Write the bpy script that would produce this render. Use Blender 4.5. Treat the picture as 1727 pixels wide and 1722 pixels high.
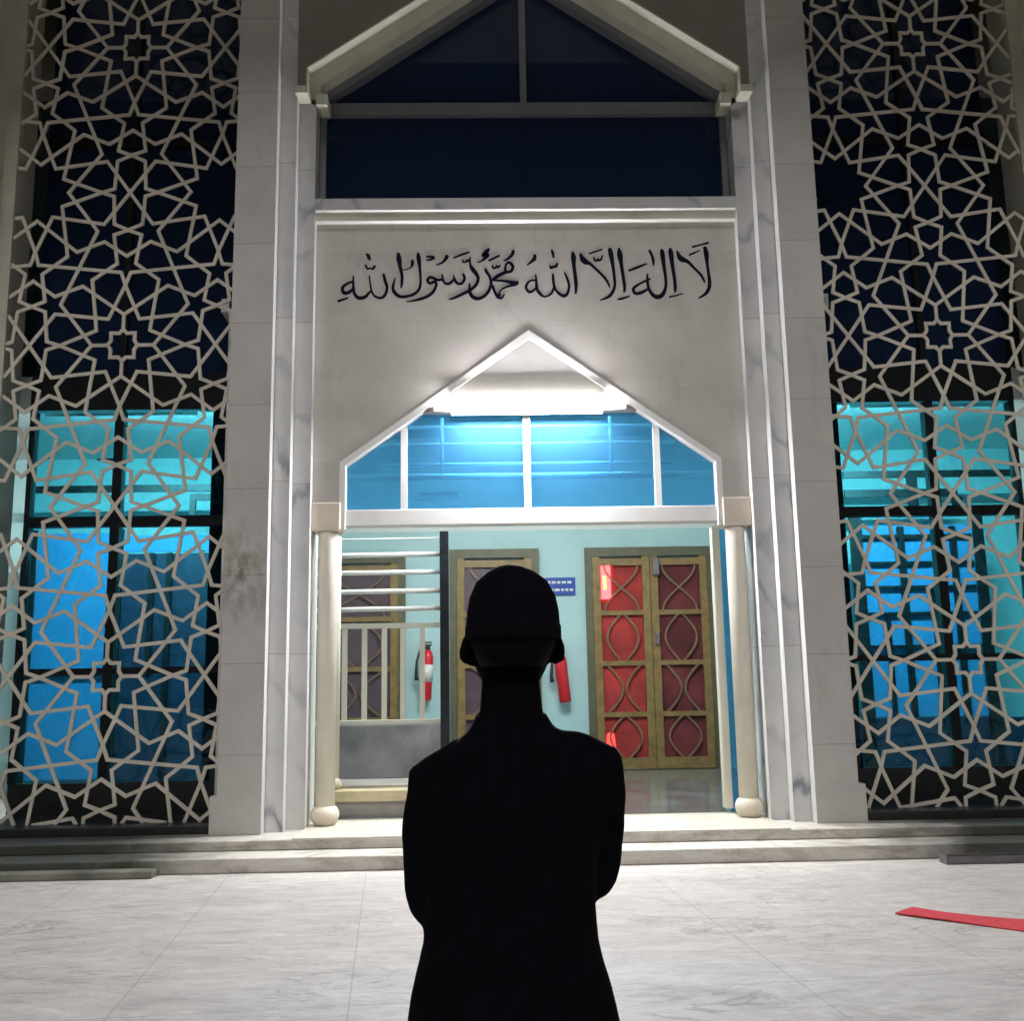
import bpy, bmesh, math, random
from mathutils import Vector, Matrix
random.seed(7)
for o in list(bpy.data.objects): bpy.data.objects.remove(o)
scene = bpy.context.scene
COL = scene.collection
G = 1.39            # heights of the building are measured from the lens; G lifts them to the ground

# ------------------------------------------------------------------ camera
def setup_camera():
    yaw, pitch, roll = 0.02392, 0.169724, -0.017224
    cy, sy, cp, sp = math.cos(yaw), math.sin(yaw), math.cos(pitch), math.sin(pitch)
    F = Vector((sy*cp, cy*cp, sp)); R = Vector((cy, -sy, 0)); U = R.cross(F)
    cr, sr = math.cos(roll), math.sin(roll)
    R2 = R*cr + U*sr; U2 = -R*sr + U*cr
    cam = bpy.data.cameras.new("camera"); ob = bpy.data.objects.new("camera", cam); COL.objects.link(ob)
    M = Matrix((R2, U2, -F)).transposed().to_4x4(); M.translation = Vector((-0.41277, -9.0, G))
    ob.matrix_world = M
    cam.sensor_fit = 'HORIZONTAL'; cam.sensor_width = 36; cam.lens = 36*1728/1727
    cam.clip_start = 0.05; cam.clip_end = 2000
    scene.camera = ob
setup_camera()
# ------------------------------------------------------------------ night sky and the soft courtyard light
SUN_E, SUN_EL, SUN_AZ = 1.15, 50, 180   # azimuth: light comes from behind the camera
world = bpy.data.worlds.new("World"); scene.world = world; world.use_nodes = True
wn = world.node_tree; bg = wn.nodes['Background']
sky = wn.nodes.new('ShaderNodeTexSky'); sky.sky_type = 'NISHITA'; sky.sun_disc = False
sky.sun_elevation = math.radians(SUN_EL); sky.sun_rotation = math.radians(SUN_AZ)
wn.links.new(sky.outputs[0], bg.inputs[0]); bg.inputs[1].default_value = 0.0025
sun = bpy.data.lights.new("sun", 'SUN'); sun.energy = SUN_E; sun.angle = math.radians(20); sun.color = (1, .98, .965)
so = bpy.data.objects.new("sun", sun); COL.objects.link(so)
so.rotation_euler = (math.radians(90-SUN_EL), 0, 0)
scene.view_settings.view_transform = 'Standard'; scene.view_settings.look = 'None'
scene.view_settings.exposure = 0; scene.view_settings.gamma = 1
scene.render.engine = 'CYCLES'
scene.cycles.use_denoising = True
try: scene.cycles.denoiser = 'OPENIMAGEDENOISE'
except Exception: pass
scene.cycles.max_bounces = 8; scene.cycles.transparent_max_bounces = 12
scene.cycles.caustics_reflective = False; scene.cycles.caustics_refractive = False
scene.cycles.sample_clamp_indirect = 6

# ------------------------------------------------------------------ mesh builder
class MB:
    def __init__(s): s.v = []; s.f = []; s.sm = []
    def add(s, vs, fs, smooth=False):
        b = len(s.v); s.v += [tuple(v) for v in vs]; s.f += [tuple(b+i for i in f) for f in fs]; s.sm += [smooth]*len(fs); return s
    def box(s, x0, x1, y0, y1, z0, z1):
        if x0 > x1: x0, x1 = x1, x0
        return s.add([(x0,y0,z0),(x1,y0,z0),(x1,y1,z0),(x0,y1,z0),(x0,y0,z1),(x1,y0,z1),(x1,y1,z1),(x0,y1,z1)],
              [(0,1,5,4),(1,2,6,5),(2,3,7,6),(3,0,4,7),(4,5,6,7),(3,2,1,0)])
    def prism(s, pts, y0, y1):            # pts: (x, z) outline, pushed from y0 to y1
        a = sum(pts[i][0]*pts[(i+1)%len(pts)][1]-pts[(i+1)%len(pts)][0]*pts[i][1] for i in range(len(pts)))
        if a < 0: pts = pts[::-1]
        n = len(pts)
        vs = [(x,y0,z) for x,z in pts]+[(x,y1,z) for x,z in pts]
        fs = [tuple(range(n)), tuple(range(2*n-1, n-1, -1))]+[(i, n+i, n+(i+1)%n, (i+1)%n) for i in range(n)]
        return s.add(vs, fs)
    def lathe(s, cx, cy, prof, n=28, sx=1, sy=1):   # prof: (r, z) from bottom to top
        vs = []; fs = []
        for r, z in prof:
            for k in range(n):
                a = 2*math.pi*k/n; vs.append((cx+r*sx*math.cos(a), cy+r*sy*math.sin(a), z))
        for i in range(len(prof)-1):
            for k in range(n):
                fs.append((i*n+k, i*n+(k+1)%n, (i+1)*n+(k+1)%n, (i+1)*n+k))
        fs.append(tuple(range(n-1,-1,-1))); m = (len(prof)-1)*n; fs.append(tuple(range(m, m+n)))
        return s.add(vs, fs, True)
    def tube(s, pts, rad, n=12, flat=1.0):
        pts = [Vector(p) for p in pts]
        if not isinstance(rad, (list, tuple)): rad = [rad]*len(pts)
        vs = []; fs = []; up0 = None
        for i, p in enumerate(pts):
            t = (pts[min(i+1, len(pts)-1)]-pts[max(i-1, 0)]).normalized()
            if up0 is None: up0 = Vector((0,0,1)) if abs(t.z) < .9 else Vector((0,1,0))
            a = t.cross(up0)
            if a.length < 1e-4: a = t.cross(Vector((1,0,0)))
            a.normalize(); b = a.cross(t).normalized(); up0 = b
            for k in range(n):
                an = 2*math.pi*k/n; vs.append(p + a*(rad[i]*math.cos(an)) + b*(rad[i]*flat*math.sin(an)))
        m = len(pts)
        for i in range(m-1):
            for k in range(n):
                fs.append((i*n+k, i*n+(k+1)%n, (i+1)*n+(k+1)%n, (i+1)*n+k))
        fs.append(tuple(range(n-1,-1,-1))); fs.append(tuple(range((m-1)*n, m*n)))
        return s.add(vs, fs, True)
    def ellipsoid(s, c, r, nu=20, nv=14, rot=None):
        vs = []; fs = []
        for j in range(1, nv):
            ph = math.pi*j/nv-math.pi/2
            for k in range(nu):
                a = 2*math.pi*k/nu
                p = Vector((r[0]*math.cos(ph)*math.cos(a), r[1]*math.cos(ph)*math.sin(a), r[2]*math.sin(ph)))
                if rot: p = rot @ p
                vs.append(Vector(c)+p)
        for q in (-1, 1):
            p = Vector((0,0,q*r[2]));  p = rot @ p if rot else p
            vs.append(Vector(c)+p)
        for j in range(nv-2):
            for k in range(nu): fs.append((j*nu+k, j*nu+(k+1)%nu, (j+1)*nu+(k+1)%nu, (j+1)*nu+k))
        B = (nv-1)*nu
        for k in range(nu):
            fs.append((B, (k+1)%nu, k)); fs.append((B+1, (nv-2)*nu+k, (nv-2)*nu+(k+1)%nu))
        return s.add(vs, fs, True)
    def ribbon(s, pts, wid, y0, y1):      # flat band in the facade plane following (x, z) points with mitred corners
        n = len(pts); L = []; Rr = []
        P = [Vector((p[0], p[1])) for p in pts]
        for i in range(n):
            d0 = (P[i]-P[i-1]).normalized() if i else (P[1]-P[0]).normalized()
            d1 = (P[i+1]-P[i]).normalized() if i < n-1 else d0
            n0 = Vector((-d0.y, d0.x)); n1 = Vector((-d1.y, d1.x)); m = n0+n1
            m = m.normalized() if m.length > 1e-3 else n0
            k = min(1/max(m.dot(n0), .35), 2.2); w = wid[i] if isinstance(wid, (list, tuple)) else wid
            L.append(P[i]+m*(w/2*k)); Rr.append(P[i]-m*(w/2*k))
        Y0 = y0 if isinstance(y0, list) else [y0]*n; Y1 = [y1+(a-Y0[0]) for a in Y0]
        vs = [(p.x,a,p.y) for p, a in zip(L, Y0)]+[(p.x,a,p.y) for p, a in zip(Rr, Y0)]+[(p.x,a,p.y) for p, a in zip(L, Y1)]+[(p.x,a,p.y) for p, a in zip(Rr, Y1)]
        fs = []
        for i in range(n-1):
            fs += [(i, n+i, n+i+1, i+1), (2*n+i, 2*n+i+1, 3*n+i+1, 3*n+i), (i, i+1, 2*n+i+1, 2*n+i), (n+i, 3*n+i, 3*n+i+1, n+i+1)]
        fs += [(0, 2*n, 3*n, n), (n-1, 2*n-1, 4*n-1, 3*n-1)]
        return s.add(vs, fs)
    def build(s, name, mat, parent=None, up=G, bevel=0, remesh=0, origin=None, folds=0):
        me = bpy.data.meshes.new(name)
        vs = [Vector((x, y, z+up)) for x, y, z in s.v]
        if parent is None and origin is None:
            xs = [v.x for v in vs]; ys = [v.y for v in vs]; zs = [v.z for v in vs]
            origin = Vector(((min(xs)+max(xs))/2, (min(ys)+max(ys))/2, min(zs)))
        org = Vector((0,0,0)) if parent is not None else Vector(origin)
        me.from_pydata([v-org for v in vs], [], s.f)
        me.polygons.foreach_set('use_smooth', s.sm)
        bm = bmesh.new(); bm.from_mesh(me); bmesh.ops.recalc_face_normals(bm, faces=bm.faces); bm.to_mesh(me); bm.free()
        me.update()
        o = bpy.data.objects.new(name, me); COL.objects.link(o)
        if mat is not None: me.materials.append(mat)
        if parent is not None:
            o.parent = parent; p = parent; off = Vector((0,0,0))
            while p is not None: off += p.location; p = p.parent
            o.location = -off
        else: o.location = org
        if bevel:
            b = o.modifiers.new("bevel", 'BEVEL'); b.width = bevel; b.segments = 2; b.limit_method = 'ANGLE'; b.angle_limit = math.radians(40)
        if remesh:
            r = o.modifiers.new("remesh", 'REMESH'); r.mode = 'VOXEL'; r.voxel_size = remesh; r.use_smooth_shade = True
            if folds:
                tx = bpy.data.textures.new("folds", 'CLOUDS'); tx.noise_scale = .11; tx.noise_depth = 3
                dm = o.modifiers.new("folds", 'DISPLACE'); dm.texture = tx; dm.strength = folds; dm.mid_level = .5; dm.texture_coords = 'LOCAL'
            sm = o.modifiers.new("smooth", 'SMOOTH'); sm.factor = .5; sm.iterations = 8
        return o
def tag(o, label=None, cat=None, group=None, kind=None):
    if label: o['label'] = label
    if cat: o['category'] = cat
    if group: o['group'] = group
    if kind: o['kind'] = kind
    return o
def empty(name, loc, label, cat, group=None):
    o = bpy.data.objects.new(name, None); COL.objects.link(o); o.location = loc; o.empty_display_size = .1
    return tag(o, label, cat, group)

# ------------------------------------------------------------------ materials
def newmat(name):
    m = bpy.data.materials.new(name); m.use_nodes = True
    return m, m.node_tree, m.node_tree.nodes['Principled BSDF']
def nd(t, kind, **kw):
    n = t.nodes.new(kind)
    for k, v in kw.items(): setattr(n, k, v)
    return n
def ramp(t, fac, stops):
    r = nd(t, 'ShaderNodeValToRGB'); e = r.color_ramp.elements
    while len(e) < len(stops): e.new(.5)
    for el, (p, c) in zip(e, stops): el.position = p; el.color = (*c, 1) if len(c) == 3 else c
    t.links.new(fac, r.inputs[0]); return r
def coords(t, scale=(1,1,1), rot=(0,0,0)):
    g = nd(t, 'ShaderNodeNewGeometry'); mp = nd(t, 'ShaderNodeMapping')
    mp.inputs['Scale'].default_value = scale; mp.inputs['Rotation'].default_value = rot
    t.links.new(g.outputs['Position'], mp.inputs[0]); return mp.outputs[0]
def noise(t, vec, scale, detail=5, rough=.55, dist=0):
    n = nd(t, 'ShaderNodeTexNoise'); n.inputs['Scale'].default_value = scale; n.inputs['Detail'].default_value = detail
    n.inputs['Roughness'].default_value = rough; n.inputs['Distortion'].default_value = dist
    t.links.new(vec, n.inputs['Vector']); return n.outputs['Fac']
def mix(t, fac, a, b, mode='MIX'):
    m = nd(t, 'ShaderNodeMix'); m.data_type = 'RGBA'; m.blend_type = mode
    for sock, val in ((m.inputs[0], fac), (m.inputs[6], a), (m.inputs[7], b)):
        if isinstance(val, (int, float)): sock.default_value = val
        elif isinstance(val, tuple): sock.default_value = (*val, 1)
        else: t.links.new(val, sock)
    return m.outputs[2]
def math_(t, op, a, b=None):
    m = nd(t, 'ShaderNodeMath', operation=op)
    for i, v in enumerate((a, b)):
        if v is None: continue
        if isinstance(v, (int, float)): m.inputs[i].default_value = v
        else: t.links.new(v, m.inputs[i])
    return m.outputs[0]
def bump(t, p, h, strength, dist=.01):
    b = nd(t, 'ShaderNodeBump'); b.inputs['Strength'].default_value = strength; b.inputs['Distance'].default_value = dist
    t.links.new(h, b.inputs['Height']); t.links.new(b.outputs[0], p.inputs['Normal'])
def plain(name, col, rough=.5, metal=0, var=.12, scale=6, spec=.5, bmp=0):
    m, t, p = newmat(name); v = coords(t); n = noise(t, v, scale)
    c2 = tuple(max(0, c*(1-var)) for c in col); c3 = tuple(min(1, c*(1+var)) for c in col)
    r = ramp(t, n, [(.3, c2), (.7, c3)]); t.links.new(r.outputs[0], p.inputs['Base Color'])
    p.inputs['Roughness'].default_value = rough; p.inputs['Metallic'].default_value = metal; p.inputs['Specular IOR Level'].default_value = spec
    if bmp: bump(t, p, noise(t, v, scale*6, 4), bmp)
    return m
def joints(t, course, width, xcourse=None):
    g = nd(t, 'ShaderNodeNewGeometry'); s = nd(t, 'ShaderNodeSeparateXYZ'); t.links.new(g.outputs['Position'], s.inputs[0])
    z = math_(t, 'FRACT', math_(t, 'DIVIDE', math_(t, 'ADD', s.outputs[2], 20.0), course))
    return math_(t, 'LESS_THAN', z, width/course)
def marble(name, a, b, vein, course=.772, vein_amt=.6, rough=.42, stain=True, vscale=1.2, jcol=.5):
    m, t, p = newmat(name); v = coords(t, rot=(0, .55, .2))
    base = ramp(t, noise(t, v, 1.7, 6, .6), [(.3, a), (.7, b)]).outputs[0]
    vv = coords(t, (1, 1, .45), (0, .7, .3))
    w = nd(t, 'ShaderNodeTexWave', wave_type='BANDS', bands_direction='DIAGONAL'); w.inputs['Scale'].default_value = vscale
    w.inputs['Distortion'].default_value = 9; w.inputs['Detail'].default_value = 5; w.inputs['Detail Scale'].default_value = 1.3
    t.links.new(vv, w.inputs['Vector'])
    vf = ramp(t, w.outputs['Fac'], [(0, (1,1,1)), (.09, (.3,.3,.3)), (.3, (0,0,0))]).outputs[0]
    patch = ramp(t, noise(t, v, .9, 3), [(.42, (0,0,0)), (.65, (1,1,1))]).outputs[0]
    vf = mix(t, 1.0, vf, patch, 'MULTIPLY')
    c = mix(t, math_(t, 'MULTIPLY', vf, vein_amt), base, vein)
    # every slab is cut from a slightly different block
    g = nd(t, 'ShaderNodeNewGeometry'); sp = nd(t, 'ShaderNodeSeparateXYZ'); t.links.new(g.outputs['Position'], sp.inputs[0])
    k = math_(t, 'FLOOR', math_(t, 'DIVIDE', math_(t, 'ADD', sp.outputs[2], 20.0), course))
    wnz = nd(t, 'ShaderNodeTexWhiteNoise', noise_dimensions='1D'); t.links.new(k, wnz.inputs['W'])
    sl = ramp(t, wnz.outputs[0], [(0, (.86,.86,.87)), (1, (1.0,1.0,.98))]).outputs[0]
    c = mix(t, 1.0, c, sl, 'MULTIPLY')
    if stain:
        st = ramp(t, noise(t, coords(t, (1.6, 1.6, .5)), 1.6, 8, .68), [(.56, (0,0,0)), (.78, (1,1,1))]).outputs[0]
        c = mix(t, math_(t, 'MULTIPLY', st, .45), c, (.2, .18, .13))
    if name == 'marble pilaster':      # one mouldy patch on the left pilaster
        vd = nd(t, 'ShaderNodeVectorMath', operation='DISTANCE'); mp2 = coords(t, (1, .3, .62)); t.links.new(mp2, vd.inputs[0]); vd.inputs[1].default_value = (-2.58, 0, 1.48)
        ms_ = math_(t, 'SUBTRACT', .34, vd.outputs['Value']); ms_ = math_(t, 'MULTIPLY', ms_, 3.2)
        nz_ = ramp(t, noise(t, coords(t, (1, 1, .6)), 9, 8, .7), [(.42, (0,0,0)), (.62, (1,1,1))]).outputs[0]
        mm = nd(t, 'ShaderNodeMath', operation='MULTIPLY'); mm.use_clamp = True; t.links.new(ms_, mm.inputs[0]); t.links.new(nz_, mm.inputs[1])
        c = mix(t, mm.outputs[0], c, (.16, .14, .10))
    c = mix(t, math_(t, 'MULTIPLY', joints(t, course, .007), jcol), c, (.12, .11, .1))
    t.links.new(c, p.inputs['Base Color']); p.inputs['Roughness'].default_value = rough
    bump(t, p, noise(t, v, 40, 3), .06)
    return m
def floor_marble(name):
    m, t, p = newmat(name)
    rot = math.radians(-5.5)
    v1 = coords(t, (.7, 1.5, 1), (0, 0, math.radians(14)))
    n1 = noise(t, v1, 2.6, 11, .72, 1.6)
    base = ramp(t, n1, [(.28, (.40,.39,.39)), (.44, (.56,.54,.53)), (.56, (.63,.61,.595)), (.72, (.74,.72,.70))]).outputs[0]
    n2 = noise(t, coords(t, (.55, 1.5, 1), (0, 0, math.radians(-38))), 1.5, 9, .62, 1.4)
    vein = ramp(t, n2, [(.478, (0,0,0)), (.498, (1,1,1)), (.508, (0,0,0))]).outputs[0]
    pt = ramp(t, noise(t, coords(t), .9, 3), [(.45, (0,0,0)), (.62, (1,1,1))]).outputs[0]
    c = mix(t, math_(t, 'MULTIPLY', mix(t, 1.0, vein, pt, 'MULTIPLY'), .8), base, (.22, .22, .24))
    n4 = noise(t, coords(t, (.5, 1.9, 1), (0, 0, math.radians(22))), 3.3, 10, .7, 1.8)
    c = mix(t, ramp(t, n4, [(.485, (0,0,0)), (.5, (.55,.55,.55)), (.512, (0,0,0))]).outputs[0], c, (.30, .30, .32))
    n3 = noise(t, coords(t, (.6, 1.8, 1), (0, 0, math.radians(-8))), 4.5, 8, .66, 1.0)
    c = mix(t, ramp(t, n3, [(.57, (0,0,0)), (.7, (.6,.6,.6))]).outputs[0], c, (.78, .765, .745))
    br = nd(t, 'ShaderNodeTexBrick'); br.offset = 0; br.inputs['Scale'].default_value = 1
    br.inputs['Mortar Size'].default_value = .005; br.inputs['Mortar Smooth'].default_value = .3; br.inputs['Brick Width'].default_value = 1.04; br.inputs['Row Height'].default_value = 2.9
    mp = nd(t, 'ShaderNodeMapping'); g = nd(t, 'ShaderNodeNewGeometry'); t.links.new(g.outputs['Position'], mp.inputs[0])
    mp.inputs['Location'].default_value = (.41, 1.1, 0); mp.inputs['Rotation'].default_value = (0, 0, rot); t.links.new(mp.outputs[0], br.inputs['Vector'])
    jf = nd(t, 'ShaderNodeMath', operation='MULTIPLY'); t.links.new(br.outputs['Fac'], jf.inputs[0]); jf.inputs[1].default_value = .36
    c = mix(t, jf.outputs[0], c, (.2, .19, .18))
    dirt = ramp(t, noise(t, coords(t), .45, 6, .6), [(.5, (0,0,0)), (.75, (.35,.35,.35))]).outputs[0]
    c = mix(t, dirt, c, (.42, .41, .37))
    c = mix(t, 1.0, c, (1.0, .962, .925), 'MULTIPLY')
    p.inputs['Specular IOR Level'].default_value = .3
    t.links.new(c, p.inputs['Base Color'])
    r = ramp(t, n1, [(.3, (.66,.66,.66)), (.7, (.52,.52,.52))]); t.links.new(r.outputs[0], p.inputs['Roughness'])
    bump(t, p, noise(t, coords(t), 60, 3), .05)
    return m
def step_marble(name):
    m, t, p = newmat(name)
    n = noise(t, coords(t, (1, 1, 3)), 2.2, 9, .68, .8)
    c = ramp(t, n, [(.3, (.33,.3,.25)), (.5, (.62,.58,.52)), (.7, (.74,.71,.66))]).outputs[0]
    d = ramp(t, noise(t, coords(t, (.7, 1.5, 1.5)), 3.1, 8, .7), [(.52, (0,0,0)), (.72, (1,1,1))]).outputs[0]
    c = mix(t, math_(t, 'MULTIPLY', d, .75), c, (.12, .085, .05))
    # green-black algae and painted-in shadow darken the two ends of the flight
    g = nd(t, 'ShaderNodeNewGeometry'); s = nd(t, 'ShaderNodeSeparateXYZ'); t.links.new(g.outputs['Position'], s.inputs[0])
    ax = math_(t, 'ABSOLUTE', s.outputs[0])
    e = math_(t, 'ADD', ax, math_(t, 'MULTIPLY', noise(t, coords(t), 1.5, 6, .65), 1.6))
    algae_shade = ramp(t, math_(t, 'DIVIDE', e, 8.0), [(.41, (0,0,0)), (.53, (.93,.93,.93))]).outputs[0]
    c = mix(t, algae_shade, c, (.035, .04, .03))
    t.links.new(c, p.inputs['Base Color']); p.inputs['Roughness'].default_value = .5
    bump(t, p, noise(t, coords(t), 30, 5), .12)
    return m
def glass(name, tint, haze=0.0, hcol=(0,0,0), refl=.06, rough=.03):
    m, t, p = newmat(name); t.nodes.remove(p); out = t.nodes['Material Output']
    tr = nd(t, 'ShaderNodeBsdfTransparent'); tr.inputs[0].default_value = (*tint, 1)
    gl = nd(t, 'ShaderNodeBsdfGlossy'); gl.inputs['Roughness'].default_value = rough
    ms = nd(t, 'ShaderNodeMixShader')
    fr = nd(t, 'ShaderNodeFresnel'); fr.inputs[0].default_value = 1.45
    f2 = math_(t, 'MINIMUM', math_(t, 'ADD', fr.outputs[0], refl-.04), 1.0)
    t.links.new(f2, ms.inputs[0]); t.links.new(tr.outputs[0], ms.inputs[1]); t.links.new(gl.outputs[0], ms.inputs[2])
    last = ms
    if haze:
        df = nd(t, 'ShaderNodeBsdfDiffuse'); df.inputs[0].default_value = (*hcol, 1)
        m2 = nd(t, 'ShaderNodeMixShader'); m2.inputs[0].default_value = haze
        t.links.new(ms.outputs[0], m2.inputs[1]); t.links.new(df.outputs[0], m2.inputs[2]); last = m2
    t.links.new(last.outputs[0], out.inputs[0]); return m
def emit(name, col, s):
    m, t, p = newmat(name); p.inputs['Base Color'].default_value = (*col, 1)
    p.inputs['Emission Color'].default_value = (*col, 1); p.inputs['Emission Strength'].default_value = s
    return m
M = dict(
 pil=marble('marble pilaster', (.54,.525,.50), (.65,.625,.59), (.42,.41,.39), .772, .25),
 strip=marble('veined grey marble', (.55,.55,.56), (.70,.69,.69), (.20,.21,.25), 1.55, .95, stain=False, vscale=1.3),
 wall=marble('beige marble cladding', (.555,.515,.48), (.655,.615,.58), (.42,.39,.365), .69, .3, jcol=.16),
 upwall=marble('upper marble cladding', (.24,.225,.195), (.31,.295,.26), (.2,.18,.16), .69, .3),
 cream=plain('cream painted plaster', (.84,.79,.68), .55, var=.07, scale=3, bmp=.05),
 cream2=plain('weathered cream plaster', (.52,.51,.42), .6, var=.12, scale=2, bmp=.05),
 yel=plain('pale yellow painted moulding', (.66,.65,.54), .55, var=.12, scale=3),
 beige=plain('beige stone block', (.74,.65,.54), .5, var=.08, scale=5),
 white=plain('white gloss paint', (.8,.79,.77), .4, var=.04),
 floor=floor_marble('courtyard marble paving'),
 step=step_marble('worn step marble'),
 thr=plain('cream threshold marble', (.66,.62,.53), .35, var=.1, scale=3),
 sill=plain('black granite sill', (.018,.02,.02), .35, var=.3, scale=14),
 frame=plain('dark bronze window frame', (.012,.013,.015), .4, .3, var=.2),
 lat=plain('grey painted lattice metal', (.63,.58,.49), .5, var=.16, scale=2.5),
 upframe=plain('grey aluminium frame', (.22,.23,.25), .45, .3, var=.1),
 navy=glass('dark navy glass', (.16,.3,.5), .45, (.030,.058,.14), .05),
 teal=glass('teal tinted glass', (.36,.80,.88), .02, (.02,.14,.25), .04),
 blue=glass('blue tinted glass', (.1,.5,.95), .05, (.02,.14,.4), .04),
 arch=glass('frosted azure glass', (.36,.76,1.0), .12, (.12,.40,.78), .04, .12),
 aqua=plain('aqua wall paint', (.45,.65,.67), .6, var=.05, scale=2),
 hallwhite=plain('white hall plaster', (.75,.77,.77), .7, var=.04),
 bluepanel=plain('azure painted panel', (.06,.26,.52), .5, var=.08),
 hfloor=plain('dark polished floor tile', (.19,.21,.21), .12, var=.4, scale=3),
 ytile=plain('yellow sandstone tread', (.66,.56,.36), .5, var=.2, scale=4),
 gtile=plain('grey stone tread', (.38,.35,.32), .5, var=.2, scale=4),
 dmarble=marble('charcoal veined marble', (.15,.15,.18), (.38,.38,.42), (.55,.55,.55), 3.1, .6, .3, stain=False),
 board=plain('dark navy board', (.014,.024,.055), .5, var=.3),
 post=plain('black steel post', (.03,.032,.04), .25, .4, var=.3),
 wood=plain('olive gold varnished wood', (.235,.15,.055), .4, var=.25, scale=9),
 dkwood=plain('dark olive door frame', (.10,.095,.055), .45, var=.2, scale=9),
 lwood=plain('carved wood lattice', (.20,.12,.07), .45, var=.2, scale=9),
 red=plain('red curtain cloth', (.34,.032,.030), .85, var=.55, scale=1.7),
 maroon=plain('maroon curtain cloth', (.13,.022,.028), .85, var=.5, scale=2),
 plum=plain('plum tinted door panel', (.10,.065,.085), .3, var=.2),
 extred=plain('red enamel', (.58,.02,.03), .3, var=.06),
 rubber=plain('black rubber', (.02,.02,.022), .6, var=.1),
 label=plain('white printed label', (.72,.72,.68), .5, var=.05),
 sign=plain('blue sign enamel', (.01,.06,.34), .35, var=.05),
 matred=plain('red mat weave', (.62,.06,.075), .9, var=.15, scale=20, bmp=.3),
 steel=plain('dull grey steel', (.20,.17,.19), .45, .5, var=.25),
 slab=plain('dirty marble slab', (.16,.16,.13), .6, var=.5, scale=3),
 ink=plain('navy black painted lettering', (.005,.006,.02), .7, var=.3, spec=.1),
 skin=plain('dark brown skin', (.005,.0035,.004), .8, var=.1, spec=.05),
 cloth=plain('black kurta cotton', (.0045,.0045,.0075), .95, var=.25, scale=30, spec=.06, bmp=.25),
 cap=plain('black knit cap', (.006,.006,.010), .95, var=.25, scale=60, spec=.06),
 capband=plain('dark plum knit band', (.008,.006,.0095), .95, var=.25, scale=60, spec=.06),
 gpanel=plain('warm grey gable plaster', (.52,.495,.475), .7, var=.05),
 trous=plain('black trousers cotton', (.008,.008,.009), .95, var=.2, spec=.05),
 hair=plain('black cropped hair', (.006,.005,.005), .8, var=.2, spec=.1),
 sole=plain('dark leather sandal', (.03,.02,.014), .6),
 tube=emit('lit lamp diffuser', (.95,.96,1.0), 480.0),
 hlamp=emit('lit hall lamp panel', (.95,1.0,.97), 75.0),
 wlamp=emit('lit wing lamp panel', (.93,1.0,.98), 520.0),
 ulamp=emit('dim upstairs lamp', (.5,.7,1.0), .8),
 glow=emit('gable fill glow', (1.0,.98,.95), 9.0),
 endcap=emit('lit lamp end cap', (.95,.96,1.0), 130.0),
 redspot=emit('red glare spot', (1.0,.04,.035), 3.0),
 redglow=emit('lit red clock face', (1.0,.04,.045), 9.0),
 yelglow=emit('lit yellow digits', (1.0,.55,.08), 4.0),
)
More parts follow.
